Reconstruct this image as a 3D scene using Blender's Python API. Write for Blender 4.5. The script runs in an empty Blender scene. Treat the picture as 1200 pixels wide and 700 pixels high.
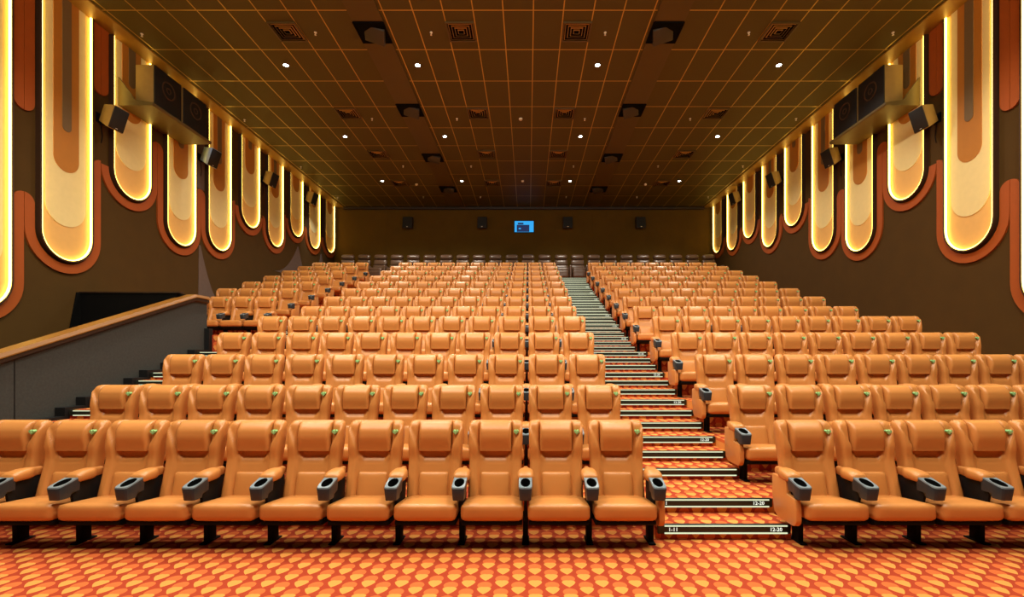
import bpy, bmesh, math, random
from mathutils import Vector, Matrix
random.seed(7)
scn = bpy.context.scene
COL = scn.collection
PI = math.pi

# ------------------------------------------------------------------ colours and materials
def lin(c):
    c = c / 255.0
    return c / 12.92 if c <= 0.04045 else ((c + 0.055) / 1.055) ** 2.4
def rgb(r, g, b):
    return (lin(r), lin(g), lin(b), 1.0)

class NT:
    def __init__(self, name):
        self.m = bpy.data.materials.new(name)
        self.m.use_nodes = True
        self.t = self.m.node_tree
        self.b = self.t.nodes['Principled BSDF']
    def n(self, kind, **kw):
        x = self.t.nodes.new(kind)
        for k, v in kw.items():
            setattr(x, k, v)
        return x
    def l(self, a, b):
        self.t.links.new(a, b)
    def math(self, op, a, b=None, c=None):
        x = self.n('ShaderNodeMath', operation=op)
        for i, v in enumerate((a, b, c)):
            if v is None:
                continue
            if isinstance(v, (int, float)):
                x.inputs[i].default_value = v
            else:
                self.l(v, x.inputs[i])
        return x.outputs[0]
    def mix(self, f, a, b):
        x = self.n('ShaderNodeMix', data_type='RGBA')
        if isinstance(f, (int, float)):
            x.inputs[0].default_value = f
        else:
            self.l(f, x.inputs[0])
        for i, v in ((6, a), (7, b)):
            if isinstance(v, tuple):
                x.inputs[i].default_value = v
            else:
                self.l(v, x.inputs[i])
        return x.outputs[2]
    def pos(self):
        g = self.n('ShaderNodeNewGeometry')
        s = self.n('ShaderNodeSeparateXYZ')
        self.l(g.outputs['Position'], s.inputs[0])
        return g.outputs['Position'], s.outputs
    def noise(self, vec, scale, detail=2.0):
        x = self.n('ShaderNodeTexNoise')
        x.inputs['Scale'].default_value = scale
        x.inputs['Detail'].default_value = detail
        if vec is not None:
            self.l(vec, x.inputs['Vector'])
        return x.outputs['Fac']
    def bump(self, h, strength, dist=0.01):
        x = self.n('ShaderNodeBump')
        x.inputs['Strength'].default_value = strength
        x.inputs['Distance'].default_value = dist
        self.l(h, x.inputs['Height'])
        self.l(x.outputs[0], self.b.inputs['Normal'])
    def set(self, col=None, rough=None, metal=None, spec=None, coat=None):
        if col is not None:
            if isinstance(col, tuple):
                self.b.inputs['Base Color'].default_value = col
            else:
                self.l(col, self.b.inputs['Base Color'])
        if rough is not None: self.b.inputs['Roughness'].default_value = rough
        if metal is not None: self.b.inputs['Metallic'].default_value = metal
        if spec is not None: self.b.inputs['Specular IOR Level'].default_value = spec
        if coat is not None: self.b.inputs['Coat Weight'].default_value = coat
        return self.m

def plain(name, col, rough=0.6, metal=0.0, var=0.12, scale=9.0, bump=0.0, spec=0.5):
    t = NT(name)
    p, _ = t.pos()
    f = t.noise(p, scale, 3)
    dark = tuple(c * (1 - var) for c in col[:3]) + (1,)
    lite = tuple(min(1, c * (1 + var)) for c in col[:3]) + (1,)
    t.set(t.mix(f, dark, lite), rough, metal, spec)
    if bump:
        t.bump(t.noise(p, 140, 2), bump, 0.003)
    return t.m

def emis(name, col, s):
    t = NT(name)
    t.set((0.02, 0.02, 0.02, 1), 0.5)
    t.b.inputs['Emission Color'].default_value = col
    t.b.inputs['Emission Strength'].default_value = s
    return t.m

def leather(name, col, rough, var=0.10):
    t = NT(name)
    tc = t.n('ShaderNodeTexCoord')
    o = tc.outputs['Object']
    oi = t.n('ShaderNodeObjectInfo')
    f = t.noise(o, 4.0, 3)
    dark = tuple(c * (1 - var) for c in col[:3]) + (1,)
    lite = tuple(min(1, c * (1 + var)) for c in col[:3]) + (1,)
    c1 = t.mix(f, dark, lite)
    hsv = t.n('ShaderNodeHueSaturation')
    hsv.inputs['Saturation'].default_value = 1.0
    t.l(t.math('MULTIPLY_ADD', oi.outputs['Random'], 0.10, 0.95), hsv.inputs['Value'])
    t.l(c1, hsv.inputs['Color'])
    t.set(hsv.outputs[0], rough, 0, 0.45)
    v = t.n('ShaderNodeTexVoronoi')
    v.inputs['Scale'].default_value = 220
    t.l(o, v.inputs['Vector'])
    t.bump(v.outputs['Distance'], 0.06, 0.002)
    return t.m

def carpet(name, upright):
    t = NT(name)
    p, s = t.pos()
    u, v = s[0], (s[2] if upright else s[1])
    px, py = 0.251, 0.203
    u = t.math('SUBTRACT', u, 0.053 + px / 2)
    v = t.math('SUBTRACT', v, 3.755 + py / 2) if not upright else v
    yel = org = None
    for o in (0.0, 0.5):
        a = t.math('MULTIPLY', t.math('SUBTRACT', t.math('FRACT', t.math('MULTIPLY_ADD', u, 1 / px, 40 + o)), 0.5), px / 0.053)
        b = t.math('MULTIPLY', t.math('SUBTRACT', t.math('FRACT', t.math('MULTIPLY_ADD', v, 1 / py, 40 + o)), 0.5), py / 0.053)
        aa = t.math('ABSOLUTE', a)
        # heart, point towards the front
        hb = t.math('ADD', b, 0.85)
        et = t.math('SUBTRACT', hb, t.math('MULTIPLY', aa, 0.3))
        el = t.math('SUBTRACT', t.math('MULTIPLY', t.math('POWER', aa, 0.8), 0.75), hb)
        e = t.math('MAXIMUM', t.math('MAXIMUM', et, el), 0.0)
        d = t.math('ADD', t.math('MULTIPLY', a, a), t.math('MULTIPLY', e, e))
        y1 = t.math('LESS_THAN', d, 1.0)
        # rounder orange shape behind it
        ob = t.math('SUBTRACT', b, 0.68)
        d2 = t.math('ADD', t.math('MULTIPLY', a, a), t.math('MULTIPLY', ob, ob))
        o1 = t.math('LESS_THAN', d2, 1.0)
        yel = y1 if yel is None else t.math('MAXIMUM', yel, y1)
        org = o1 if org is None else t.math('MAXIMUM', org, o1)
    n = t.noise(p, 260, 2)
    bg = t.mix(n, rgb(146, 50, 28), rgb(174, 70, 42))
    oc = t.mix(n, rgb(196, 92, 46), rgb(214, 110, 58))
    yc = t.mix(n, rgb(208, 132, 58), rgb(224, 154, 80))
    c = t.mix(yel, t.mix(org, bg, oc), yc)
    t.set(c, 0.95, 0, 0.1)
    t.bump(n, 0.25, 0.004)
    return t.m

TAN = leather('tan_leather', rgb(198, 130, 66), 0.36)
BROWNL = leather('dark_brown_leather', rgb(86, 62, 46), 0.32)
BLACKP = plain('black_plastic', rgb(18, 18, 18), 0.6, 0.0, 0.1, 9, 0.0, 0.25)
CHAR = plain('charcoal_plastic', rgb(38, 45, 50), 0.35)
RIMG = plain('pale_grey_plastic', rgb(112, 128, 136), 0.28)
HOLE = plain('cup_well_black', rgb(8, 8, 8), 0.9, 0.0, 0.1, 9, 0.0, 0.08)
STEEL = plain('black_steel', rgb(9, 9, 9), 0.75, 0.0, 0.1, 9, 0.0, 0.15)
GREEN = plain('green_enamel', rgb(150, 214, 140), 0.4)
PALE = plain('pale_badge_paint', rgb(226, 240, 190), 0.5)
CARP = carpet('heart_carpet', False)
CARPR = carpet('heart_carpet_riser', True)
NOSE = plain('black_nosing', rgb(36, 44, 36), 0.3, 0.2)
STRIP = emis('step_light', (0.90, 0.97, 0.62, 1), 0.8)
TEXTL = emis('lit_lettering', (0.95, 0.97, 0.8, 1), 1.0)
LED = emis('warm_led', (1.0, 0.69, 0.13, 1), 7.5)
WALLM = plain('brown_wall_fabric', rgb(74, 50, 12), 0.85, 0, 0.14, 3.0, 0.3, 0.2)
BACKM = plain('olive_brown_wall_fabric', rgb(92, 66, 14), 0.85, 0, 0.14, 2.0, 0.3, 0.2)
ORANGEP = plain('burnt_orange_panel', rgb(158, 72, 4), 0.65, 0, 0.08)
RIMB = plain('brown_rim', rgb(60, 34, 10), 0.6)
CREAM = plain('cream_panel', rgb(228, 204, 140), 0.6, 0, 0.06)
AMBER = plain('amber_panel', rgb(222, 170, 96), 0.6, 0, 0.06)
OCHRE = plain('ochre_panel', rgb(178, 112, 32), 0.6, 0, 0.06)
GREYB = plain('grey_brown_panel', rgb(112, 88, 52), 0.6, 0, 0.06)
MAUVE = plain('mauve_light_patch', rgb(98, 78, 66), 0.9)
DARKW = plain('charcoal_carpet_wall', rgb(62, 62, 58), 0.95, 0, 0.25, 30.0, 0.5, 0.15)
BLACKW = plain('black_pit_wall', rgb(14, 13, 12), 0.95, 0, 0.2, 5, 0, 0.05)
WOOD = plain('orange_wood_cap', rgb(132, 84, 24), 0.4, 0, 0.15, 4)
WOODD = plain('dark_wood_lip', rgb(44, 26, 14), 0.5)
SOFF = plain('gold_brown_paint', rgb(158, 120, 48), 0.45, 0.2, 0.1, 3)
BAND = plain('bronze_band', rgb(86, 68, 25), 0.5, 0.2, 0.08, 2)
SPKB = plain('speaker_grille_black', rgb(20, 16, 12), 0.6)
SPKC = plain('speaker_cabinet_tan', rgb(150, 118, 60), 0.5)
SHELFM = plain('shelf_bronze', rgb(96, 78, 36), 0.5)
VENTF = plain('vent_frame_bronze', rgb(88, 68, 32), 0.4, 0.3)
VENTS = plain('vent_slat_bronze', rgb(176, 140, 80), 0.4, 0.3)
COOLSPK = plain('cool_lit_cabinet', rgb(150, 170, 190), 0.35, 0.4)  # speaker cabinet colour with the cool light on it painted in
BULB = emis('cool_downlight', (0.85, 0.95, 1.0, 1), 40.0)
SPRK = emis('sprinkler_glint', (1.0, 0.8, 0.45, 1), 0.5)
WHITEP = plain('white_enamel', rgb(225, 215, 190), 0.4)
BLUEG = emis('blue_screen_glow', (0.02, 0.40, 0.90, 1), 0.9)
NAVY = emis('navy_shape', (0.0, 0.03, 0.16, 1), 0.5)

def ceiling_mat():
    t = NT('ceiling_tiles')
    p, s = t.pos()
    a = t.math('ABSOLUTE', t.math('ADD', s[0], 0.2))
    def dist(c, w, off):
        f = t.math('FRACT', t.math('MULTIPLY_ADD', c, 1 / w, 20.5 - off / w))
        return t.math('MULTIPLY', t.math('ABSOLUTE', t.math('SUBTRACT', f, 0.5)), w)
    side = t.math('GREATER_THAN', a, 3.0)
    d1, d2 = dist(a, 0.605, 0.305), dist(a, 0.605, 3.43)
    dx = t.math('ADD', t.math('MULTIPLY', d2, side), t.math('MULTIPLY', d1, t.math('SUBTRACT', 1.0, side)))
    dy = dist(s[1], 1.21, 9.415)
    line = t.math('MAXIMUM', t.math('LESS_THAN', dx, 0.011), t.math('LESS_THAN', dy, 0.013))
    n = t.noise(p, 60, 3)
    tile = t.mix(n, rgb(70, 60, 17), rgb(90, 76, 25))
    t.set(t.mix(line, tile, rgb(196, 160, 76)), 0.55, None, 0.4)
    t.l(t.math('MULTIPLY', line, 0.6), t.b.inputs['Metallic'])
    t.l(t.math('MULTIPLY_ADD', line, -0.3, 0.62), t.b.inputs['Roughness'])
    t.bump(t.math('SUBTRACT', n, t.math('MULTIPLY', line, 1.5)), 0.25, 0.006)
    return t.m
CEIL = ceiling_mat()

# ------------------------------------------------------------------ mesh helpers
def newobj(name, bm, mats, parent=None, smooth=True, angle=40):
    me = bpy.data.meshes.new(name)
    bmesh.ops.recalc_face_normals(bm, faces=bm.faces[:])
    bm.to_mesh(me); bm.free()
    return meshobj(name, finish(me, mats, smooth, angle), parent)

def finish(me, mats, smooth=True, angle=40):
    for m in (mats if isinstance(mats, (list, tuple)) else [mats]):
        me.materials.append(m)
    if smooth:
        me.polygons.foreach_set('use_smooth', [True] * len(me.polygons))
        try:
            me.set_sharp_from_angle(angle=math.radians(angle))
        except Exception:
            pass
    return me

def mesh(name, bm, mats, smooth=True, angle=40):
    me = bpy.data.meshes.new(name)
    bmesh.ops.recalc_face_normals(bm, faces=bm.faces[:])
    bm.to_mesh(me); bm.free()
    return finish(me, mats, smooth, angle)

def meshobj(name, me, parent=None):
    o = bpy.data.objects.new(name, me)
    COL.objects.link(o)
    if parent is not None:
        o.parent = parent
    return o

def thing(name, label, cat, loc=(0, 0, 0), rz=0, group=None):
    o = bpy.data.objects.new(name, None)
    o.empty_display_size = 0.1
    COL.objects.link(o)
    o.location = loc; o.rotation_euler = (0, 0, rz)
    o['label'] = label; o['category'] = cat
    if group: o['group'] = group
    return o
def tag(o, label, cat, group=None):
    o['label'] = label; o['category'] = cat
    if group: o['group'] = group
    return o
def struct(name, bm, mats, smooth=False, parent=None):
    o = newobj(name, bm, mats, parent, smooth)
    if parent is None:
        o['kind'] = 'structure'
    return o

def BM(): return bmesh.new()

def box(bm, x0, x1, y0, y1, z0, z1, r=0.0, seg=3, mat=0):
    b2 = bmesh.new()
    bmesh.ops.create_cube(b2, size=1.0)
    for v in b2.verts:
        v.co = Vector(((x0 + x1) / 2 + v.co.x * (x1 - x0), (y0 + y1) / 2 + v.co.y * (y1 - y0), (z0 + z1) / 2 + v.co.z * (z1 - z0)))
    if r > 0:
        bmesh.ops.bevel(b2, geom=b2.edges[:], offset=r, segments=seg, profile=0.5, affect='EDGES', clamp_overlap=True)
    return merge(bm, b2, mat)

def merge(bm, b2, mat=0, M=None):
    mp = {}
    for v in b2.verts:
        mp[v] = bm.verts.new(M @ v.co if M else v.co)
    out = []
    for f in b2.faces:
        try:
            nf = bm.faces.new([mp[v] for v in f.verts]); nf.material_index = mat; out.append(nf)
        except ValueError:
            pass
    vs = list(mp.values())
    b2.free()
    return vs

def pillow(bm, x0, x1, y0, y1, z0, z1, r=0.03, n=6, bulge=(0, 0, 0)):
    """Rounded, slightly inflated cushion."""
    b2 = bmesh.new()
    bmesh.ops.create_cube(b2, size=2.0)
    bmesh.ops.subdivide_edges(b2, edges=b2.edges[:], cuts=n, use_grid_fill=True)
    hx, hy, hz = (x1 - x0) / 2, (y1 - y0) / 2, (z1 - z0) / 2
    r = min(r, hx, hy, hz)
    def warp(t):   # crowd the grid towards the edges
        return math.copysign(abs(t) ** 0.6, t)
    for v in b2.verts:
        p = Vector((warp(v.co.x) * hx, warp(v.co.y) * hy, warp(v.co.z) * hz))
        c = Vector((max(-hx + r, min(hx - r, p.x)), max(-hy + r, min(hy - r, p.y)), max(-hz + r, min(hz - r, p.z))))
        d = p - c
        if d.length > 1e-9:
            p = c + d.normalized() * r
        fx, fy, fz = 1 - (p.x / hx) ** 2, 1 - (p.y / hy) ** 2, 1 - (p.z / hz) ** 2
        p.x += bulge[0] * fy * fz * (p.x / hx)
        p.y += bulge[1] * fx * fz * (p.y / hy)
        p.z += bulge[2] * fx * fy * (p.z / hz)
        v.co = p + Vector(((x0 + x1) / 2, (y0 + y1) / 2, (z0 + z1) / 2))
    return merge(bm, b2)

def prism(bm, pts, axis, a0, a1, mat=0, r=0.0):
    """Polygon extruded along an axis: 'x' pts are (y,z), 'y' pts are (x,z), 'z' pts are (x,y)."""
    b2 = bmesh.new()
    def P(p, a):
        return {'x': (a, p[0], p[1]), 'y': (p[0], a, p[1]), 'z': (p[0], p[1], a)}[axis]
    A = [b2.verts.new(P(p, a0)) for p in pts]
    B = [b2.verts.new(P(p, a1)) for p in pts]
    n = len(pts)
    b2.faces.new(A); b2.faces.new(B[::-1])
    for i in range(n):
        b2.faces.new((A[i], B[i], B[(i + 1) % n], A[(i + 1) % n]))
    bmesh.ops.recalc_face_normals(b2, faces=b2.faces[:])
    if r > 0:
        bmesh.ops.bevel(b2, geom=b2.edges[:], offset=r, segments=2, profile=0.5, affect='EDGES', clamp_overlap=True)
    return merge(bm, b2, mat)

def strip(bm, inner, outer, x0, x1, mat=0, closed=False):
    """Band between two (y,z) polylines, extruded in x."""
    n = len(inner)
    R = []
    for i in range(n):
        R.append([bm.verts.new((x, p[0], p[1])) for x in (x0, x1) for p in (inner[i], outer[i])])
    rng = range(n) if closed else range(n - 1)
    for i in rng:
        a, b = R[i], R[(i + 1) % n]
        for q in ((0, 1), (1, 3), (3, 2), (2, 0)):
            f = bm.faces.new((a[q[0]], a[q[1]], b[q[1]], b[q[0]])); f.material_index = mat
    if not closed:
        for e in (R[0], R[-1]):
            f = bm.faces.new((e[0], e[1], e[3], e[2])); f.material_index = mat

def cyl(bm, c, r, h, axis='z', seg=16, r2=None, mat=0):
    b2 = bmesh.new()
    bmesh.ops.create_cone(b2, cap_ends=True, segments=seg, radius1=r, radius2=r if r2 is None else r2, depth=h)
    M = Matrix.Translation(c)
    if axis == 'x': M = M @ Matrix.Rotation(PI / 2, 4, 'Y')
    if axis == 'y': M = M @ Matrix.Rotation(PI / 2, 4, 'X')
    return merge(bm, b2, mat, M)

def tube(bm, pts, r, seg=8, mat=0):
    rings = []
    for i, p in enumerate(pts):
        p = Vector(p)
        d = (Vector(pts[min(i + 1, len(pts) - 1)]) - Vector(pts[max(i - 1, 0)])).normalized()
        s = d.cross(Vector((0, 0, 1)) if abs(d.z) < 0.9 else Vector((1, 0, 0))).normalized()
        u = s.cross(d)
        rings.append([bm.verts.new(p + r * (math.cos(2 * PI * k / seg) * s + math.sin(2 * PI * k / seg) * u)) for k in range(seg)])
    for a, b in zip(rings, rings[1:]):
        for k in range(seg):
            bm.faces.new((a[k], a[(k + 1) % seg], b[(k + 1) % seg], b[k])).material_index = mat
    bm.faces.new(rings[0]); bm.faces.new(rings[-1][::-1])

def text_mesh(name, s, size, mat, extrude=0.002):
    cu = bpy.data.curves.new(name, 'FONT')
    cu.body = s; cu.size = size; cu.extrude = extrude; cu.align_x = 'CENTER'; cu.align_y = 'CENTER'
    cu.resolution_u = 2
    o = bpy.data.objects.new(name, cu)
    COL.objects.link(o)
    dg = bpy.context.evaluated_depsgraph_get()
    me = bpy.data.meshes.new_from_object(o.evaluated_get(dg))
    bpy.data.objects.remove(o); bpy.data.curves.remove(cu)
    me.transform(Matrix.Rotation(PI / 2, 4, 'X'))     # stands upright facing -Y
    me.materials.clear(); me.materials.append(mat)
    return me

def sstep(a, b, x):
    t = max(0.0, min(1.0, (x - a) / (b - a)))
    return t * t * (3 - 2 * t)

# ------------------------------------------------------------------ plan of the room
XL, XR, YB, ZC = -9.0, 8.6, 21.8, 8.65
YF = -2.0
D = {1: 4.6, 2: 5.69, 3: 6.80, 4: 7.96, 5: 9.14, 6: 10.86, 7: 12.05, 8: 13.2, 9: 14.38, 10: 15.52, 11: 16.66, 12: 17.82, 13: 19.0}
FZ = {1: 0.0, 2: 0.28}
for k in range(3, 14): FZ[k] = 0.28 + 0.3775 * (k - 2)
D[14] = 20.45; FZ[14] = 4.95
PITCH = 0.5815
AX0, AX1 = 1.19, 2.44          # stepped aisle
LX0, LX1 = -6.75, -5.44        # aisle by the ramp wall
ORD = ['', 'front', 'second', 'third', 'fourth', 'fifth', 'sixth', 'seventh', 'eighth', 'ninth', 'tenth', 'eleventh', 'twelfth', 'thirteenth']
NTH = ['first', 'second', 'third', 'fourth', 'fifth', 'sixth', 'seventh', 'eighth', 'ninth', 'tenth', 'eleventh', 'twelfth', 'thirteenth', 'fourteenth', 'fifteenth',
       'sixteenth', 'seventeenth', 'eighteenth', 'nineteenth', 'twentieth', 'twenty-first', 'twenty-second', 'twenty-third', 'twenty-fourth']

# ------------------------------------------------------------------ shell
b = BM(); box(b, XL - 0.3, XR + 0.3, YF, 4.70, -0.2, 0); struct('floor', b, CARP)

def carpet_faces(o):
    o.data.materials.append(CARPR)
    for p in o.data.polygons:
        if abs(p.normal.z) < 0.5: p.material_index = 1

def tier(x0, x1, y0, y1, z0, z1):
    b = BM(); box(b, x0, x1, y0, y1, z0, z1)
    carpet_faces(struct('floor', b, CARP))

EDGE = {k: D[k - 1] + 0.13 for k in range(2, 15)}     # front of each tier
EDGE[2] = 4.70; EDGE[15] = YB
EDGE[6] = 9.27; EDGE[14] = 19.42
for k in range(2, 14):
    lo = FZ[k - 1] - 0.25
    tier(LX1, AX0, EDGE[k], EDGE[k + 1], lo, FZ[k])
    tier(AX1, XR, EDGE[k], EDGE[k + 1], lo, FZ[k])
    if k >= 8: tier(XL, -6.4, EDGE[k], EDGE[k + 1], lo, FZ[k])
tier(XL, -6.4, 10.1, EDGE[8], 0.0, FZ[7])
tier(XL, XR, EDGE[14], YB, 4.2, FZ[14])

b = BM(); box(b, XL - 0.3, XL, YF, YB + 0.3, -0.2, ZC); struct('wall_left', b, WALLM)
b = BM(); box(b, XR, XR + 0.3, YF, YB + 0.3, -0.2, ZC); struct('wall_right', b, WALLM)
b = BM(); box(b, XL - 0.3, XR + 0.3, YB, YB + 0.3, -0.2, ZC + 0.3)
struct('wall_back', b, BACKM)
b = BM(); box(b, XL - 0.3, XR + 0.3, YF, YB + 0.3, ZC, ZC + 0.3); struct('ceiling', b, CEIL)
# smooth bands along the ceiling and the gold strips next to the side walls
n = 0
for x0, x1, m in ((-3.63, -3.0, BAND), (2.6, 3.23, BAND), (XL, XL + 0.45, SOFF), (XR - 0.45, XR, SOFF)):
    n += 1
    b = BM(); box(b, x0, x1, YF, YB - 0.01, ZC - 0.03, ZC + 0.01)
    struct('trim_%d' % n, b, m)
# faint panel seams on the back wall
n = 4
for x in (-6.6, -4.2, -1.8, 0.6, 3.0, 5.4):
    n += 1
    b = BM(); box(b, x - 0.006, x + 0.006, YB - 0.006, YB + 0.01, 5.0, ZC - 0.03)
    struct('trim_%d' % n, b, BACKM)
b = BM(); box(b, XL + 0.45, XR - 0.45, YB - 0.12, YB, ZC - 0.14, ZC - 0.03); struct('trim_%d' % (n + 1), b, WOODD)

# ------------------------------------------------------------------ glowing wall pills
BOT_R = [2.5, 3.77, 5.26, 4.43, 4.77, 5.93, 5.6, 6.3, 6.17, 6.4]
BOT_L = [2.5, 3.56, 5.26, 4.57, 4.78, 5.86, 5.6, 6.34, 6.22, 6.4]
def upath(yc, hw, zb, zt, off, n=16):
    """Open U outline in (y,z), grown by off."""
    R = hw + off
    zc = zb + hw
    pts = [(yc - R, zt)]
    for i in range(n + 1):
        a = PI + PI * i / n
        pts.append((yc + R * math.cos(a), zc + R * math.sin(a)))
    pts.append((yc + R, zt))
    return pts
def halfcap(y_in, y_out, z, up):
    """A tab edge: quarter-round between y_in (pill side) and y_out (seam)."""
    r = abs(y_out - y_in); s = 1 if up else -1
    return [(y_out - math.copysign(r * math.cos(a), y_out - y_in), z - s * r + s * r * math.sin(a)) for a in [PI / 2 * i / 6 for i in range(7)]]

def capz(B, j):
    if j < 0: return 4.0
    if j >= 9: return B[9] + 0.6
    return max(B[j], B[j + 1]) + {0: 1.08, 1: 0.55, 2: 1.62, 3: 1.5}.get(j, 0.6)

ZT = ZC - 0.03
for side, X, B in (('left', XL, BOT_L), ('right', XR, BOT_R)):
    s = 1 if side == 'left' else -1
    for j in range(10):
        y0 = 7.1 + 1.5 * j + (0.05 if j == 9 else 0.0)
        yc, hw, zb = y0 + 0.5, 0.5, B[j]
        t = thing('wall_light_panel', 'long glowing pill-shaped panel with orange border, %s from the %s on the %s wall'
                  % (('first' if j == 9 else NTH[9 - j]), 'back corner', side), 'wall light', (X, yc, 0), 0, 'glowing pill panels on the %s wall' % side)
        def rel(pts): return [(p[0] - yc, p[1]) for p in pts]
        def part(name, bm, m, par=t, sm=True): return newobj(name, bm, m, par, sm, 30)
        # orange border round the lower end, each leg with its own cap
        zl, zr = capz(B, j - 1), capz(B, j)
        b = BM()
        inn, out = rel(upath(yc, hw, zb, zb + hw, 0.07, 20)), rel(upath(yc, hw, zb, zb + hw, 0.245, 20))
        inn, out = inn[1:-1], out[1:-1]
        strip(b, inn, out, 0, s * 0.035)
        for sg, zc_ in ((-1, zl), (1, zr)):
            if zc_ <= zb + hw + 0.2: continue
            yi, yo = sg * (hw + 0.07), sg * (hw + 0.245)
            cap = halfcap(yi, yo, zc_, True)
            poly = [(yo, zb + hw), (yi, zb + hw)] + cap
            prism(b, poly, 'x', 0, s * 0.035)
        part('orange_border', b, ORANGEP, sm=False)
        # orange tabs hanging from the ceiling in the gaps
        for sg, jj in ((-1, j - 1), (1, j)):
            zt_ = {-1: 5.2, 0: 6.1, 1: 7.2, 2: 7.45}.get(jj)
            if zt_ is None: continue
            yi, yo = sg * (hw + 0.07), sg * (hw + 0.245)
            b = BM(); prism(b, [(yo, ZT), (yi, ZT)] + halfcap(yi, yo, zt_, False), 'x', 0, s * 0.035)
            part('orange_tab', b, ORANGEP, sm=False)
        # box rim
        b = BM(); strip(b, rel(upath(yc, hw, zb, ZT, 0.0)), rel(upath(yc, hw, zb, ZT, 0.03)), 0, s * 0.095); part('rim', b, RIMB)
        b = BM(); strip(b, rel(upath(yc, hw, zb, ZT, -0.022)), rel(upath(yc, hw, zb, ZT, -0.001)), s * 0.05, s * 0.085); part('light_strip', b, LED)
        b = BM(); prism(b, rel(upath(yc, hw, zb, ZT, -0.012)), 'x', 0.0, s * 0.03); part('backing', b, AMBER, sm=False)
        for nm, w, dz, x0, x1, m in (('cream_tongue', 0.4, 0.66, 0.01, 0.042, CREAM), ('ochre_tongue', 0.25, 1.72, 0.03, 0.052, OCHRE), ('grey_tongue', 0.09, 2.5, 0.04, 0.062, GREYB)):
            if zb + dz + w > ZT: continue
            b = BM(); prism(b, rel(upath(yc, w, zb + dz, ZT, 0, 20)), 'x', s * x0, s * x1); part(nm, b, m, sm=False)

# ------------------------------------------------------------------ cinema seats
def yback(z): return -0.165 * (1 - (z - 0.30) / 0.775) ** 1.15 if z < 1.075 else 0.0
def backrest_bm():
    bm = BM()
    NU, NV = 44, 34
    Z0, Z1 = 0.32, 1.075
    F, K = [], []
    for j in range(NV + 1):
        v = j / NV
        v = 1 - (1 - v) ** 1.25
        z = Z0 + (Z1 - Z0) * v
        w = 0.252 + 0.008 * sstep(0.5, 0.8, v)
        zr = (z - (Z1 - 0.05)) / 0.05
        if zr > 0: w -= 0.035 * (1 - math.sqrt(max(0, 1 - zr * zr)))
        hb = 0.022 + 0.03 * sstep(0.5, 0.72, v) - 0.010 * sstep(0.9, 1.0, v) + 0.012 * (1 - sstep(0.1, 0.45, v))
        fr, br = [], []
        for i in range(NU + 1):
            u = -1 + 2 * i / NU
            u = math.copysign(abs(u) ** 0.8, u)
            x = u * w; sx = abs(x); e = w - sx
            f = 0.03
            f += hb * sstep(0.135, 0.185, sx)
            f -= 0.012 * math.exp(-((sx - 0.150) / 0.008) ** 2) * sstep(0.52, 0.6, v)
            f -= 0.009 * math.exp(-((sx - 0.148) / 0.007) ** 2) * (1 - sstep(0.3, 0.42, v))
            lim = 0.105 + 0.5 * max(0, z - 0.715)
            f -= 0.030 * (1 - sstep(lim - 0.012, lim + 0.006, sx)) * sstep(0.705, 0.722, z)
            if e < 0.035: f -= 0.04 * (1 - math.sqrt(max(0, 1 - (1 - e / 0.035) ** 2)))
            if zr > 0: f -= 0.045 * (1 - math.sqrt(max(0, 1 - zr * zr)))
            g = 0.075
            if e < 0.03: g -= 0.03 * (1 - math.sqrt(max(0, 1 - (1 - e / 0.03) ** 2)))
            if zr > 0: g -= 0.035 * (1 - math.sqrt(max(0, 1 - zr * zr)))
            yc = yback(z)
            fr.append(bm.verts.new((x, yc - f, z)))
            br.append(bm.verts.new((x, yc + g, z)))
        F.append(fr); K.append(br)
    for j in range(NV):
        for i in range(NU):
            bm.faces.new((F[j][i], F[j][i + 1], F[j + 1][i + 1], F[j + 1][i]))
            bm.faces.new((K[j][i], K[j + 1][i], K[j + 1][i + 1], K[j][i + 1]))
        for i in (0, NU):
            bm.faces.new((F[j][i], F[j + 1][i], K[j + 1][i], K[j][i]))
    for i in range(NU):
        for j in (0, NV):
            bm.faces.new((F[j][i], F[j][i + 1], K[j][i + 1], K[j][i]))
    return bm

def headrest_bm():
    bm = BM()
    # profile (forward, z) lofted across x with rounded ends
    prof = []
    zt, zb = 1.072, 0.785
    N = 26
    for i in range(N + 1):
        a = i / N
        z = zt + (zb - zt) * a
        f = (0.078 * min(1, math.sin(PI / 2 * min(1, a / 0.34))) ** 0.7 * (1 - 0.62 * sstep(0.42, 1.08, a))) if 0 < a < 1 else 0
        prof.append((f, z))
    W, NX = 0.153, 18
    rows = []
    for i in range(NX + 1):
        u = -1 + 2 * i / NX
        u = math.copysign(abs(u) ** 0.6, u)
        e = (1 - abs(u)) * W
        k = 1.0 if e > 0.03 else 0.45 + 0.55 * math.sqrt(max(0, 1 - (1 - e / 0.03) ** 2))
        rows.append([bm.verts.new((u * W, yback(z) - 0.004 - f * k - (0.02 if 0 < f else 0), z)) for f, z in prof])
    back = [[bm.verts.new((r[0].co.x, yback(z) + 0.02, z)) for (f, z) in prof] for r in rows]
    for i in range(NX):
        for j in range(N):
            bm.faces.new((rows[i][j], rows[i + 1][j], rows[i + 1][j + 1], rows[i][j + 1]))
            bm.faces.new((back[i][j], back[i][j + 1], back[i + 1][j + 1], back[i + 1][j]))
        for j in (0, N):
            bm.faces.new((rows[i][j], rows[i + 1][j], back[i + 1][j], back[i][j]))
    for i in (0, NX):
        for j in range(N):
            bm.faces.new((rows[i][j], rows[i][j + 1], back[i][j + 1], back[i][j]))
    return bm

def lumbar_bm():
    bm = BM()
    vs = pillow(bm, -0.135, 0.135, -0.03, 0.03, 0.34, 0.60, 0.018, 7, (0, 0.012, 0))
    for v in vs: v.co.y += yback(v.co.z) - 0.022
    return bm

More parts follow.
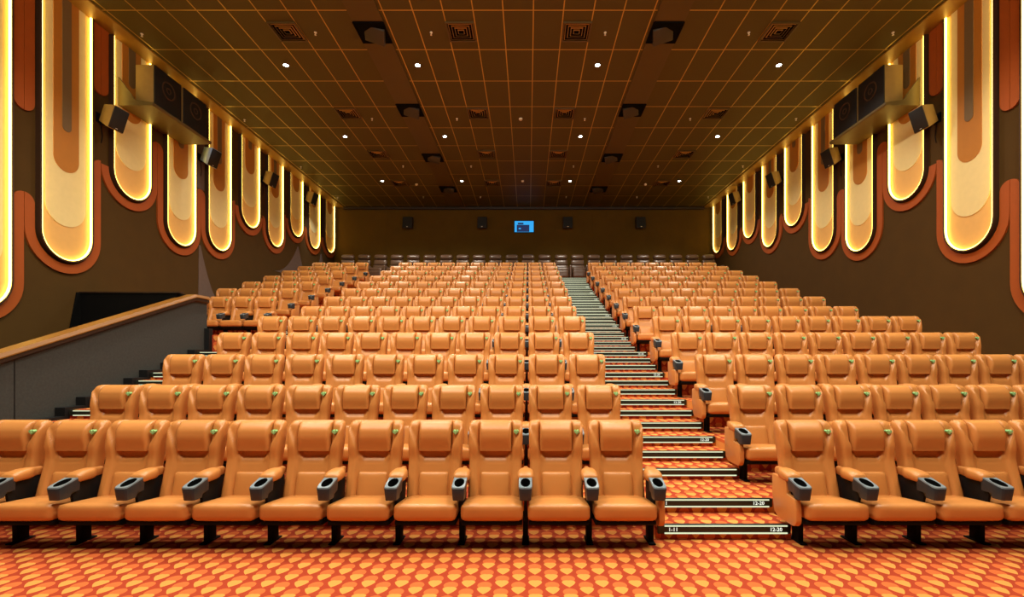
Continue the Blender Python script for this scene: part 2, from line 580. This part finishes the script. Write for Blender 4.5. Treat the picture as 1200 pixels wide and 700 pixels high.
def cushion_bm():
    bm = BM()
    vs = pillow(bm, -0.272, 0.272, -0.56, -0.11, 0.275, 0.425, 0.042, 8, (0, 0.008, 0.014))
    for v in vs:
        t = (v.co.y + 0.56) / 0.45
        v.co.z -= 0.045 * t
        v.co.x *= 1 - 0.05 * t
        # side piping groove on the top
        if v.co.z > 0.36: v.co.z -= 0.008 * math.exp(-((abs(v.co.x) - 0.225) / 0.012) ** 2)
    return bm

def armpad_bm():
    bm = BM()
    secs = [(-0.08, 0.018, 0.025, 0.615), (-0.10, 0.026, 0.042, 0.615), (-0.17, 0.027, 0.048, 0.615), (-0.195, 0.040, 0.052, 0.616), (-0.215, 0.062, 0.055, 0.617), (-0.24, 0.070, 0.056, 0.617),
            (-0.29, 0.074, 0.056, 0.617), (-0.34, 0.076, 0.052, 0.614), (-0.375, 0.070, 0.044, 0.608), (-0.395, 0.055, 0.030, 0.602)]
    rings = []
    for y, hw, hh, zc in secs:
        ring = []
        for k in range(20):
            a = 2 * PI * k / 20
            ca, sa = math.cos(a), math.sin(a)
            x = hw * math.copysign(abs(ca) ** 0.7, ca)
            z = zc + hh * math.copysign(abs(sa) ** 0.75, sa) * (0.85 if sa > 0 else 1.0)
            ring.append(bm.verts.new((x, y, z)))
        rings.append(ring)
    for a, c in zip(rings, rings[1:]):
        for k in range(20):
            bm.faces.new((a[k], a[(k + 1) % 20], c[(k + 1) % 20], c[k]))
    bm.faces.new(rings[0]); bm.faces.new(rings[-1][::-1])
    return bm

def cup_bm():
    """Tilted cup holder with an oval well: slot 0 charcoal, 1 pale top, 2 dark well."""
    bm = BM()
    N = 32
    y0, y1, hw = -0.355, -0.565, 0.060
    def top(y): return 0.625 + (y - y0) / (y1 - y0) * (-0.055)
    yc = (y0 + y1) / 2 - 0.005
    O, I, W, L, Bt = [], [], [], [], []
    for k in range(N):
        a = 2 * PI * k / N
        c, s = math.cos(a), math.sin(a)
        q = 1 / (abs(c) ** 7 + abs(s) ** 7) ** (1 / 7)
        x, y = hw * c * q, (y0 + y1) / 2 + (y0 - y1) / 2 * s * q
        zt = top(y)
        Bt.append(bm.verts.new((x * 0.86, y + 0.012 * (1 if s < 0 else 0), 0.455 + 0.04 * (s > 0))))
        L.append(bm.verts.new((x, y, zt - 0.012)))
        O.append(bm.verts.new((x * 0.95, (y - yc) * 0.95 + yc, zt)))
        xi, yi = 0.043 * c, yc - 0.008 + 0.072 * s
        I.append(bm.verts.new((xi, yi, top(yi) - 0.002)))
        W.append(bm.verts.new((xi * 0.85, (yi - yc) * 0.85 + yc, 0.50)))
    for k in range(N):
        m = (k + 1) % N
        bm.faces.new((Bt[k], Bt[m], L[m], L[k]))
        bm.faces.new((L[k], L[m], O[m], O[k])).material_index = 1
        bm.faces.new((O[k], O[m], I[m], I[k])).material_index = 1
        bm.faces.new((I[k], I[m], W[m], W[k])).material_index = 2
    bm.faces.new(W).material_index = 2
    bm.faces.new(Bt[::-1])
    return bm

def support_bm():
    bm = BM()
    prism(bm, [(-0.10, 0.59), (-0.38, 0.58), (-0.40, 0.46), (-0.36, 0.26), (-0.34, 0.20), (-0.14, 0.20), (-0.09, 0.42)], 'x', -0.014, 0.014, 0, 0.006)
    return bm
def leg_bm():
    bm = BM()
    box(bm, -0.024, 0.024, -0.33, -0.22, 0.012, 0.26, 0.006, 2)
    box(bm, -0.032, 0.032, -0.38, -0.17, 0.0, 0.014, 0.004, 1)
    return bm
def frame_bm():
    bm = BM()
    box(bm, -0.262, 0.262, -0.50, -0.44, 0.225, 0.285, 0.008, 2)
    box(bm, -0.262, 0.262, -0.20, -0.14, 0.20, 0.262, 0.008, 2)
    prism(bm, [(-0.535, 0.272), (-0.535, 0.245), (-0.50, 0.225), (-0.13, 0.195), (-0.115, 0.228)], 'x', -0.262, 0.262, 0, 0.006)  # black pan added to cut bounce light and darken the floor below
    return bm
def endpanel_bm(s):
    bm = BM()
    pts = [(-0.10, 0.585), (-0.345, 0.585), (-0.352, 0.455), (-0.49, 0.445), (-0.51, 0.36)]
    for i in range(7):
        a = PI + PI / 2 * i / 6
        pts.append((-0.44 + 0.07 * math.cos(a), 0.27 + 0.07 * math.sin(a)))
    pts += [(-0.20, 0.20), (-0.14, 0.24), (-0.10, 0.40)]
    x = sorted((s * 0.004, s * 0.056))
    prism(bm, pts, 'x', x[0], x[1], 0, 0.012)
    return bm
def heart_pts(sz, n=28):
    pts = []
    for i in range(n):
        a = 2 * PI * i / n
        x = 16 * math.sin(a) ** 3
        z = 13 * math.cos(a) - 5 * math.cos(2 * a) - 2 * math.cos(3 * a) - math.cos(4 * a)
        pts.append((x * sz / 32, (z + 2.5) * sz / 32))
    return pts
def badge_bm():
    bm = BM()
    yb = yback(0.972) - 0.0815
    prism(bm, [(0.199 + x, 0.972 + z) for x, z in heart_pts(0.050)], 'y', yb - 0.002, yb + 0.03)
    return bm

ME = {
    'backrest': mesh('backrest', backrest_bm(), TAN, True, 60), 'headrest': mesh('headrest', headrest_bm(), TAN, True, 60),
    'lumbar_pad': mesh('lumbar_pad', lumbar_bm(), TAN, True, 70), 'seat_cushion': mesh('seat_cushion', cushion_bm(), TAN, True, 70),
    'seat_badge': mesh('seat_badge', badge_bm(), GREEN), 'seat_frame': mesh('seat_frame', frame_bm(), STEEL),
}
ARM = {'armrest': mesh('armrest', armpad_bm(), TAN, True, 60), 'cup_holder': mesh('cup_holder', cup_bm(), [CHAR, RIMG, HOLE], True, 35),
       'armrest_support': mesh('armrest_support', support_bm(), BLACKP), 'leg': mesh('leg', leg_bm(), STEEL)}
ENDP = {s: mesh('end_panel', endpanel_bm(s), TAN) for s in (-1, 1)}
NUMS = {i: text_mesh('badge_number', str(i), 0.022, PALE, 0.001) for i in range(1, 21)}

def arm(t, dx, end, full):
    a = meshobj('armrest', ARM['armrest'], t); a.location.x = dx
    c = meshobj('cup_holder', ARM['cup_holder'], a); c['label'] = 'charcoal plastic cup holder with pale rim'
    if full or end:
        x = meshobj('armrest_support', ARM['armrest_support'], a)
    if True:
        x = meshobj('leg', ARM['leg'], t); x.location.x = dx + (0.09 if end == -1 else -0.02 if end == 1 else 0)
    if end:
        meshobj('end_panel', ENDP[end], a)

def seat(x, k, label, group, left_end, right_end, number=None):
    full = k <= 7
    t = thing('theatre_chair', label, 'seat', (x, D[k], FZ[k]), 0, group)
    bk = meshobj('backrest', ME['backrest'], t)
    meshobj('headrest', ME['headrest'], bk)
    bd = meshobj('seat_badge', ME['seat_badge'], bk); bd['label'] = 'small green heart badge'
    if full: meshobj('lumbar_pad', ME['lumbar_pad'], bk)
    meshobj('seat_cushion', ME['seat_cushion'], t)
    if full: meshobj('seat_frame', ME['seat_frame'], t)
    if number and k <= 3:
        nm = meshobj('badge_number', NUMS[number], bk)
        nm.location = (0.1992, yback(0.972) - 0.0850, 0.975)
    arm(t, PITCH / 2, 1 if right_end else 0, full)
    if left_end: arm(t, -PITCH / 2, -1, full)

R0 = 2.42 + 0.262; M1 = 1.11 - 0.262; LB1 = -6.46 - 0.262
for k in range(1, 14):
    for i in range(11):      # wide middle block, counted from the stepped aisle
        seat(M1 - PITCH * i, k, 'tan leather cinema seat, %s row of middle block, %s from the lit aisle' % (ORD[k], NTH[i]),
             'seats of the wide middle block', i == 10, i == 0, 11 - i)
    for i in range(9):
        seat(R0 + PITCH * i, k, 'tan leather cinema seat, %s row of right block, %s from the lit aisle' % (ORD[k], NTH[i]),
             'seats of the right block', i == 0, i == 8, 12 + i)
    if k >= 7:
        for i in range(4):
            seat(LB1 - PITCH * i, k, 'tan leather seat, %s row of raised block behind ramp wall, %s from its aisle' % (ORD[k - 6], NTH[i]),
                 'seats of the raised left block', i == 3, i == 0)

# ------------------------------------------------------------------ dark recliners on the back tier
def rec_part(fn):
    bm = BM(); fn(bm); return mesh('recliner_part', bm, BROWNL, True, 70)
def lean(vs, z0=0.4, k=0.22):
    for v in vs: v.co.y += (v.co.z - z0) * k
RP = {
    'headrest': rec_part(lambda b: lean(pillow(b, -0.275, 0.275, -0.17, 0.06, 0.985, 1.20, 0.09, 7, (0, 0.02, 0.012)))),
    'back_pillow': rec_part(lambda b: lean(pillow(b, -0.285, 0.285, -0.12, 0.06, 0.72, 0.98, 0.07, 6, (0, 0.02, 0.0)))),
    'lumbar_pillow': rec_part(lambda b: lean(pillow(b, -0.30, 0.30, -0.15, 0.06, 0.45, 0.73, 0.06, 6, (0, 0.02, 0.0)))),
    'seat_cushion': rec_part(lambda b: pillow(b, -0.28, 0.28, -0.68, -0.08, 0.28, 0.50, 0.06, 6, (0, 0.01, 0.02))),
    'footrest': rec_part(lambda b: pillow(b, -0.27, 0.27, -0.72, -0.62, 0.08, 0.36, 0.04, 6, (0, 0.01, 0.0))),
    'armrest': rec_part(lambda b: pillow(b, -0.058, 0.058, -0.66, 0.10, 0.04, 0.62, 0.045, 6, (0.0, 0.01, 0.01))),
}
bb = BM(); box(bb, -0.28, 0.28, -0.6, 0.05, 0.0, 0.3, 0.01, 2); RP['base'] = mesh('recliner_base', bb, STEEL)
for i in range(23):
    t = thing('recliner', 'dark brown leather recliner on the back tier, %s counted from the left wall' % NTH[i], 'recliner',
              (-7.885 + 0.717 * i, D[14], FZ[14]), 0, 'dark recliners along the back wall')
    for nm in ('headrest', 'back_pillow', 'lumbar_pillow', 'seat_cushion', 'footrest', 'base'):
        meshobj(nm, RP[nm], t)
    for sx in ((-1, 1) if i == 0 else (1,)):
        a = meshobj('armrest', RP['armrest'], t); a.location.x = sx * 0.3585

# ------------------------------------------------------------------ stepped aisles
def flight(t, xs, k0, texts):
    xa, x1 = xs
    tops = []
    if k0 == 1: tops += [(4.35, 0.14, 1), (4.68, 0.28, 1)]
    for k in range(max(2, k0), 14):
        dz = (FZ[k + 1] - FZ[k])
        if k < 13:
            for q, off in enumerate((-0.28, 0.10, 0.42)):
                tops.append((D[k] + off, FZ[k] + dz * (q + 1) / 3, 1 if q == 2 else 0))
        else:
            for q, off in enumerate((-0.45, -0.1, 0.15, 0.40)):
                tops.append((D[k] + off, FZ[k] + 0.128 * (q + 1), 0))
    for i, (y, z, tx) in enumerate(tops):
        yn = tops[i + 1][0] if i + 1 < len(tops) else 19.41
        if k0 == 1 and i + 1 == len(tops): yn = 19.41
        x0 = xa if (xa > 0 or y < 10.0) else -6.36
        zp = tops[i - 1][1] if i else (FZ[k0] if k0 > 1 else 0.0)
        b = BM(); box(b, x0, x1, y + 0.012, yn + 0.012, zp - (0.05 if i or k0 > 1 else 0.0), z)
        st = newobj('step', b, CARP, t, False)
        carpet_faces(st)
        # black nosing with rounded ends
        b = BM()
        box(b, x0 + 0.01, x1 - 0.01, y - 0.012, y + 0.03, z - 0.082, z + 0.004, 0.006, 2)
        ns = newobj('nosing', b, NOSE, st)
        b = BM(); box(b, x0 + 0.07, x1 - 0.045, y - 0.017, y - 0.006, z - 0.013, z - 0.001); newobj('light_strip', b, STRIP, st, False)
        b = BM(); box(b, x0 + 0.07, x1 - 0.045, y - 0.017, y - 0.006, z - 0.080, z - 0.067); newobj('light_strip', b, STRIP, st, False)
        if tx and texts:
            for me_, xx in ((texts[0], x0 + 0.15), (texts[1], x1 - 0.15)):
                o = meshobj('lettering', me_, st); o.location = (xx, y - 0.0135, z - 0.041)
    return tops
TX = [text_mesh('lettering', '1-11', 0.05, TEXTL), text_mesh('lettering', '12-20', 0.05, TEXTL)]
t = thing('aisle_staircase', 'red carpeted aisle stairs with lit nosings between the middle and right seat blocks', 'stairs', (0, 0, 0))
tops = flight(t, (AX0, AX1), 1, TX)
t = thing('aisle_staircase', 'red carpeted stairs with lit nosings beside the dark ramp wall', 'stairs', (0, 0, 0))
flight(t, (LX0 + 0.0, LX1), 2, None)
# the aisle floor under the second row by the ramp wall
tier(LX0 - 0.15, LX1, 4.70, D[2] - 0.268, -0.1, FZ[2])

# stepped black skirting along the ramp wall
t = thing('stepped_skirting', 'black stepped skirting along the foot of the dark ramp wall', 'skirting', (0, 0, 0))
b = BM()
ladder = [(4.75, FZ[2])]
for k in range(2, 6):
    for q, off in enumerate((-0.28, 0.10, 0.42)):
        ladder.append((D[k] + off, FZ[k] + 0.3775 * (q + 1) / 3))
for (y, z), (yn, zn) in zip(ladder, ladder[1:] + [(9.99, 0)]):
    box(b, LX0 - 0.15, LX0 - 0.002, y - 0.06, yn - 0.062, z - 0.30, z + 0.045)
o = newobj('stepped_skirting_board', b, BLACKP, None, False)
COL.objects.unlink(o); bpy.data.objects.remove(t)
o.name = 'stepped_skirting'; tag(o, 'black stepped skirting along the foot of the dark ramp wall', 'skirting'); COL.objects.link(o)

# ------------------------------------------------------------------ ramp wall and the pit of the entrance
WX0, WX1 = -7.06, -6.905
def railz(y): return 1.79 + (y - 6.13) * (3.03 - 1.79) / (9.70 - 6.13)
b = BM()
prism(b, [(2.6, 0.0), (10.09, 0.0), (10.09, 2.94), (9.70, 2.94), (2.6, railz(2.6) - 0.10)], 'x', WX0, WX1)
struct('wall_ramp', b, DARKW)
b = BM(); box(b, WX1 - 0.002, WX1 + 0.003, 6.30, 6.315, 0.0, railz(6.3) - 0.1); struct('trim_21', b, BLACKP)
# cap with a bevelled orange face
t = thing('handrail', 'orange wooden handrail cap along the sloping top of the dark ramp wall', 'handrail', (0, 0, 0))
def railbm(prof):
    bm = BM()
    path = [(2.6, railz(2.6)), (9.70, railz(9.70)), (10.10, railz(9.70))]
    rings = [[bm.verts.new((x, y, z + dz)) for x, dz in prof] for y, z in path]
    n = len(prof)
    for a, c in zip(rings, rings[1:]):
        for i in range(n): bm.faces.new((a[i], a[(i + 1) % n], c[(i + 1) % n], c[i]))
    bm.faces.new(rings[0]); bm.faces.new(rings[-1][::-1])
    return bm
newobj('rail_cap', railbm([(WX0 - 0.04, -0.05), (WX1 + 0.035, -0.045), (WX1 + 0.06, -0.095), (WX1 + 0.06, -0.11), (WX0 - 0.04, -0.09)]), WOOD, t, False)
newobj('rail_underside', railbm([(WX0 - 0.03, -0.092), (WX1 + 0.045, -0.116), (WX1 + 0.045, -0.17), (WX1 + 0.004, -0.20), (WX0 - 0.03, -0.12)]), WOODD, t, False)
# black end wall of the pit and a shadow put on the side wall as a black wedge
b = BM(); box(b, XL, WX0, 9.42, 10.1, 0.0, 2.98); struct('wall_pit', b, BLACKW)
b = BM(); box(b, XL, WX0 + 0.1, 9.40, 9.50, 2.975, 3.0); struct('trim_22', b, WOODD)
b = BM(); prism(b, [(9.42, 2.98), (9.34, 2.98), (9.0, 1.2), (8.9, 0.0), (9.42, 0.0)], 'x', XL - 0.01, XL + 0.02); struct('trim_23', b, BLACKW)
# end face and low door-like panel where the raised block begins
b = BM(); box(b, -6.905, -6.80, 10.0, 10.12, 1.62, 2.30); struct('trim_24', b, BLACKP)

# cool light between pill shadows on the side wall, laid on as mauve panels
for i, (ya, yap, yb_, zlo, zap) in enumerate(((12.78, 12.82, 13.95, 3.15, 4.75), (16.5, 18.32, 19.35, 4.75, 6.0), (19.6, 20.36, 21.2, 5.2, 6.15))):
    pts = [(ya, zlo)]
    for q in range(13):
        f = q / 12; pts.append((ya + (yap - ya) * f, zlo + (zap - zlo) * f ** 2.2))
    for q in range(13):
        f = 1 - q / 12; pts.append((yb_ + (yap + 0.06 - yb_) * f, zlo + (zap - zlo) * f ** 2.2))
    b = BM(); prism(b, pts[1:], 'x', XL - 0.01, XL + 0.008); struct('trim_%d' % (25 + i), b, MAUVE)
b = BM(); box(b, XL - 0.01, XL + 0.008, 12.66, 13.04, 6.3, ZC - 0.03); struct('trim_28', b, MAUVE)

# ------------------------------------------------------------------ speakers
def surround(X, s, y, z, label, m=SPKC):
    t = thing('surround_speaker', label, 'speaker', (X, y, z), 0, 'surround speakers')
    tilt = Matrix.Translation((s * 0.30, 0, 0)) @ Matrix.Rotation(s * math.radians(18), 4, 'Y') @ Matrix.Rotation(-s * math.radians(12), 4, 'Z')
    def tr(bm):
        for v in bm.verts: v.co = tilt @ v.co
        return bm
    b = BM(); prism(b, [(-s * 0.14, -0.16), (s * 0.14, -0.24), (s * 0.14, 0.24), (-s * 0.14, 0.20)], 'y', -0.15, 0.15, 0, 0.01)
    newobj('cabinet', tr(b), m, t)
    b = BM(); box(b, *sorted((s * 0.138, s * 0.16)), -0.145, 0.145, -0.225, 0.225, 0.008, 2)
    g = newobj('grille', tr(b), SPKB, t)
    b = BM(); box(b, *sorted((s * 0.158, s * 0.163)), -0.02, 0.02, -0.20, -0.19); newobj('name_plate', tr(b), WHITEP, g)
    b = BM(); box(b, *sorted((0.0, s * 0.02)), -0.08, 0.08, -0.10, 0.10); box(b, *sorted((0.0, s * 0.20)), -0.02, 0.02, -0.03, 0.03); newobj('bracket', b, STEEL, t)
    b = BM()
    tube(b, [(s * 0.02, 0.0, -0.08), (s * 0.025, 0.02, -0.22), (s * 0.02, 0.05, -0.36), (s * 0.012, 0.03, -0.5)], 0.008, 6); newobj('cable', b, STEEL, t)
for side, X, s in (('left', XL, 1), ('right', XR, -1)):
    for i, (y, z) in enumerate(((9.85, 6.7), (12.85, 7.15), (15.85, 7.68), (18.85, 8.06))):
        surround(X, s, y, z, 'small tilted %s speaker on the %s wall, %s from the nearest' % ('cool-light-tinted' if (side == 'left' and i == 1) else 'tan and black', side, NTH[i]), COOLSPK if (side == 'left' and i == 1) else SPKC)
    # shelf with two big cabinets
    t = thing('speaker_shelf', 'bronze wall shelf carrying two big speakers on the %s wall' % side, 'shelf', (X, 0, 0))
    b = BM(); prism(b, [(X, 7.19), (X + s * 0.78, 7.19), (X + s * 0.80, 7.215), (X + s * 0.80, 7.26), (X, 7.26)], 'y', 10.25, 12.15)
    for v in b.verts: v.co.x -= X
    newobj('shelf_board', b, SHELFM, t, False)
    for yy in (10.25, 12.11):
        b = BM(); prism(b, [(0, 7.255), (s * 0.78, 7.255), (s * 0.40, 7.32), (s * 0.06, 7.80), (0, 7.85)], 'y', yy, yy + 0.04)
        newobj('side_bracket', b, SHELFM, t, False)
    for i, y0 in enumerate((10.42, 11.30)):
        t2 = thing('cinema_speaker', 'big black fronted speaker on the %s wall shelf, %s of the two' % (side, ('nearer' if i == 0 else 'farther')), 'speaker',
                   (X + s * 0.28, y0, 7.264), 0, 'big speakers on the wall shelves')
        b = BM(); box(b, *sorted((0, s * 0.40)), 0, 0.80, 0, 0.92, 0.008, 2); newobj('cabinet', b, SPKC, t2)
        b = BM(); box(b, *sorted((s * 0.402, s * 0.43)), 0.0, 0.80, 0.0, 0.92, 0.008, 2); g = newobj('grille', b, SPKB, t2)
        b = BM()
        for r0, r1, d0 in ((0.17, 0.20, 0.012), (0.05, 0.07, 0.012)):
            n = 28
            A = [(0.40 + r0 * math.cos(2 * PI * k / n), 0.55 + r0 * math.sin(2 * PI * k / n)) for k in range(n)]
            B2 = [(0.40 + r1 * math.cos(2 * PI * k / n), 0.55 + r1 * math.sin(2 * PI * k / n)) for k in range(n)]
            strip(b, A, B2, s * 0.425, s * 0.442, 0, True)
        newobj('cone_ring', b, plain('cone_brown', rgb(70, 48, 26), 0.5), g)
for i, x in enumerate((-5.55, -2.12, 1.82, 5.18)):
    t = thing('mounted_speaker', 'dark box speaker high on the back wall, %s from its left end' % NTH[i], 'speaker', (x, YB, 7.85), 0, 'speakers on the back wall')
    b = BM(); prism(b, [(-0.30, -0.26), (0, -0.20), (0, 0.28), (-0.22, 0.28)], 'x', -0.22, 0.22, 0, 0.008); newobj('cabinet', b, plain('speaker_box_dark', rgb(44, 28, 14), 0.6), t)
    b = BM(); prism(b, [(-0.315, -0.235), (-0.295, -0.235), (-0.225, 0.255), (-0.245, 0.255)], 'x', -0.20, 0.20); g = newobj('grille', b, SPKB, t)
    b = BM(); box(b, -0.03, 0.03, -0.325, -0.31, -0.215, -0.185); newobj('name_plate', b, WHITEP, g, False)

# ------------------------------------------------------------------ projection window
b = BM(); box(b, -0.66, 0.28, YB - 0.05, YB + 0.02, 7.44, 8.01)
w = struct('window_1', b, BLACKP)
b = BM(); box(b, -0.63, 0.25, YB - 0.056, YB - 0.045, 7.47, 7.98); newobj('window_pane', b, BLUEG, w, False)
b = BM(); box(b, -0.53, 0.05, YB - 0.062, YB - 0.05, 7.48, 7.80); box(b, -0.48, -0.22, YB - 0.062, YB - 0.05, 7.82, 7.90); p = newobj('projector_shape', b, NAVY, w, False)
b = BM(); box(b, -0.44, -0.34, YB - 0.068, YB - 0.06, 7.60, 7.66); newobj('projector_lens', b, BLUEG, w, False)

# ------------------------------------------------------------------ ceiling fittings
ZF = ZC - 0.03
COLN = {-5.14: 'near the left wall', -1.43: 'left of the centre line', 1.03: 'right of the centre line', 5.35: 'near the right wall'}
def ring(b, h0, h1, z0, z1):
    for x0, x1, y0, y1 in ((-h1, h1, -h1, -h0), (-h1, h1, h0, h1), (-h1, -h0, -h0, h0), (h0, h1, -h0, h0)):
        box(b, x0, x1, y0, y1, z0, z1)
b = BM(); ring(b, 0.265, 0.30, -0.03, 0.0); VF = mesh('frame', b, VENTF, False)
b = BM(); box(b, -0.27, 0.27, -0.27, 0.27, -0.006, 0.0); VB = mesh('vent_back', b, HOLE, False)
b = BM()
for q in range(4):
    h = 0.25 - 0.06 * q
    for sx in (-1, 1):
        for ax in (0, 1):
            A = [(sx * h, -0.006), (sx * (h - 0.012), -0.02), (sx * (h - 0.016), -0.02), (sx * (h - 0.003), -0.004)]
            b2 = bmesh.new()
            vs = []
            for e in (-1, 1):
                L = [(a, e * (abs(a)), zz) if ax == 0 else (e * abs(a), a, zz) for a, zz in A]
                vs.append([b2.verts.new(p) for p in L])
            b2.faces.new(vs[0]); b2.faces.new(vs[1][::-1])
            for i in range(4): b2.faces.new((vs[0][i], vs[0][(i + 1) % 4], vs[1][(i + 1) % 4], vs[1][i]))
            merge(b, b2)
VS = mesh('louvre', b, VENTS, False)
for r, y in enumerate((10.03, 13.4, 16.1, 18.8)):
    for x in (-5.14, -1.43, 1.03, 5.35):
        t = thing('ceiling_vent', 'square louvred ceiling vent %s, %s row from the front' % (COLN[x], NTH[r]), 'vent', (x, y, ZC), 0, 'square ceiling vents')
        meshobj('frame', VF, t); meshobj('vent_back', VB, t); meshobj('louvre', VS, t)
# angled speakers in the bands
b = BM(); ring(b, 0.30, 0.325, -0.02, 0.0); CF = mesh('frame', b, HOLE, False)
b = BM(); box(b, -0.31, 0.31, -0.34, 0.34, -0.008, 0.0); CBK = mesh('recess', b, HOLE, False)
def boxspk(s):
    b = BM(); vs = box(b, -0.21, 0.21, -0.2, 0.2, -0.03, 0.06, 0.01, 2)
    M = Matrix.Translation((s * 0.03, 0.03, -0.03)) @ Matrix.Rotation(s * math.radians(10), 4, 'Y') @ Matrix.Rotation(math.radians(-14), 4, 'X') @ Matrix.Rotation(s * math.radians(12), 4, 'Z')
    for v in vs: v.co = M @ v.co
    return mesh('speaker_box', b, plain('ceiling_speaker_grey', rgb(52, 44, 32), 0.5), True)
BXS = {s: boxspk(s) for s in (-1, 1)}
for r, y in enumerate((10.02, 13.18, 16.33, 19.4)):
    for x, s, nm in ((-3.315, 1, 'left'), (2.915, -1, 'right')):
        t = thing('ceiling_speaker', 'angled ceiling speaker in dark recess of the %s bronze band, %s from the front' % (nm, NTH[r]), 'speaker', (x, y, ZF), 0, 'ceiling speakers in the bands')
        meshobj('recess', CBK, t); meshobj('frame', CF, t); meshobj('speaker_box', BXS[s], t)
# downlights
b = BM()
n = 24
for k in range(n):
    a0, a1 = 2 * PI * k / n, 2 * PI * (k + 1) / n
    P = [(r * math.cos(a), r * math.sin(a), z) for a in (a0, a1) for r, z in ((0.055, -0.004), (0.058, -0.014), (0.085, -0.010), (0.09, 0.0))]
    v = [b.verts.new(p) for p in P]
    for i in range(3): b.faces.new((v[i], v[i + 1], v[i + 5], v[i + 4]))
bmesh.ops.remove_doubles(b, verts=b.verts[:], dist=1e-5)
DR = mesh('trim_ring', b, VENTF)
b = BM(); cyl(b, (0, 0, -0.006), 0.054, 0.010, 'z', 20); DBL = mesh('bulb', b, BULB)
DLN = {-5.77: 'in the column by the left wall', -2.63: 'beside the left bronze band', 1.65: 'right of the centre line', 5.97: 'in the column by the right wall'}
LIT = {}
for r, y in enumerate((11.18, 14.8, 18.55)):
    for x in DLN:
        t = thing('downlight', 'bright round cool white downlight %s, %s from the front' % (DLN[x], NTH[r]), 'ceiling light', (x, y, ZC), 0, 'cool white downlights')
        meshobj('trim_ring', DR, t); meshobj('bulb', DBL, t)
# sprinklers
b = BM(); cyl(b, (0, 0, -0.006), 0.028, 0.012, 'z', 14, 0.03); SP1 = mesh('base', b, WHITEP)
b = BM(); cyl(b, (0, 0, -0.03), 0.011, 0.05, 'z', 8); cyl(b, (0, 0, -0.056), 0.022, 0.005, 'z', 12); SP2 = mesh('head', b, WHITEP)
for r, y in enumerate((10.06, 13.7, 17.1, 20.4)):
    for c, x in enumerate((-8.28, -4.56, -2.08, 1.65, 4.73, 7.82)):
        t = thing('ceiling_sprinkler', 'tiny pale ceiling sprinkler, %s row from the front, %s column from the left wall' % (NTH[r], NTH[c]), 'sprinkler', (x, y, ZC if abs(x) < 8.1 else ZF), 0, 'ceiling sprinklers')
        meshobj('base', SP1, t); meshobj('head', SP2, t)
b = BM(); cyl(b, (0, 0, -0.02), 0.05, 0.04, 'z', 18, 0.055); SD1 = mesh('detector_body', b, WHITEP)
b = BM(); cyl(b, (0, 0, -0.048), 0.03, 0.016, 'z', 18); SD2 = mesh('sensor', b, WHITEP)
for i, (x, y) in enumerate(((-0.22, 13.7), (-0.22, 18.55), (-4.5, 18.9), (4.72, 18.9))):
    t = thing('smoke_detector', ['round white smoke detector on the ceiling centre line, nearer one', 'round white smoke detector on the ceiling centre line, farther one',
              'round white smoke detector near the back between left ceiling vents', 'round white smoke detector near the back between right ceiling vents'][i], 'smoke detector', (x, y, ZC))
    meshobj('detector_body', SD1, t); meshobj('sensor', SD2, t)

# ------------------------------------------------------------------ light
def spot(x, y, z, e, col, size=120, blend=0.6, rad=0.05, aim=None):
    L = bpy.data.lights.new('downlight_lamp', 'SPOT')
    L.energy = e; L.color = col; L.spot_size = math.radians(size); L.spot_blend = blend; L.shadow_soft_size = rad
    o = bpy.data.objects.new('downlight_lamp', L); COL.objects.link(o); o.location = (x, y, z)
    if aim: o.rotation_euler = (Vector(aim) - Vector((x, y, z))).to_track_quat('-Z', 'Y').to_euler()
    return o
for y in (3.8, 7.5, 11.18, 14.8, 18.55):
    for x in (-5.77, -2.63, 1.65, 5.97):
        spot(x, y, ZC - 0.05, {3.8: 640, 7.5: 600}.get(y, 430), (1.0, 0.94, 0.80), 130, 0.8, 0.05)
spot(-8.1, 12.2, ZC - 0.1, 90, (0.72, 0.82, 1.0), 34, 0.5, 0.03, (-8.95, 12.9, 4.5))
spot(-7.9, 18.2, ZC - 0.1, 260, (0.85, 0.92, 1.0), 50, 0.7, 0.03, (-8.8, 19.9, 5.4))
def area(x, y, z, sx, sy, e, col, aim):  # unseen area lamps added as front and overhead fill
    L = bpy.data.lights.new('fill_light', 'AREA')
    L.shape = 'RECTANGLE'; L.size = sx; L.size_y = sy; L.energy = e; L.color = col
    o = bpy.data.objects.new('fill_light', L); COL.objects.link(o); o.location = (x, y, z)
    o.rotation_euler = (Vector(aim) - Vector((x, y, z))).to_track_quat('-Z', 'Y').to_euler()
area(0, 1.5, 8.3, 12, 1.5, 820, (1.0, 0.92, 0.75), (0, 9, 1.5))
area(0, 5.5, 8.5, 12, 1.0, 60, (1.0, 0.88, 0.68), (0, 5.0, 0))
W = bpy.data.worlds.new('world'); scn.world = W; W.use_nodes = True
bg = W.node_tree.nodes['Background']; bg.inputs[0].default_value = (1.0, 0.82, 0.58, 1); bg.inputs[1].default_value = 0.04

# ------------------------------------------------------------------ camera
cam = bpy.data.cameras.new('camera'); co = bpy.data.objects.new('camera', cam); COL.objects.link(co)
co.location = (0, 0, 1.7); co.rotation_euler = (PI / 2, 0, 0)
cam.sensor_fit = 'HORIZONTAL'; cam.sensor_width = 36.0; cam.lens = 36.0 * 550 / 1200
cam.shift_x = -19 / 1200; cam.shift_y = 68 / 1200
cam.clip_start = 0.05; cam.clip_end = 200
scn.camera = co
scn.view_settings.view_transform = 'Standard'
scn.view_settings.look = 'None'
scn.view_settings.exposure = 0.14
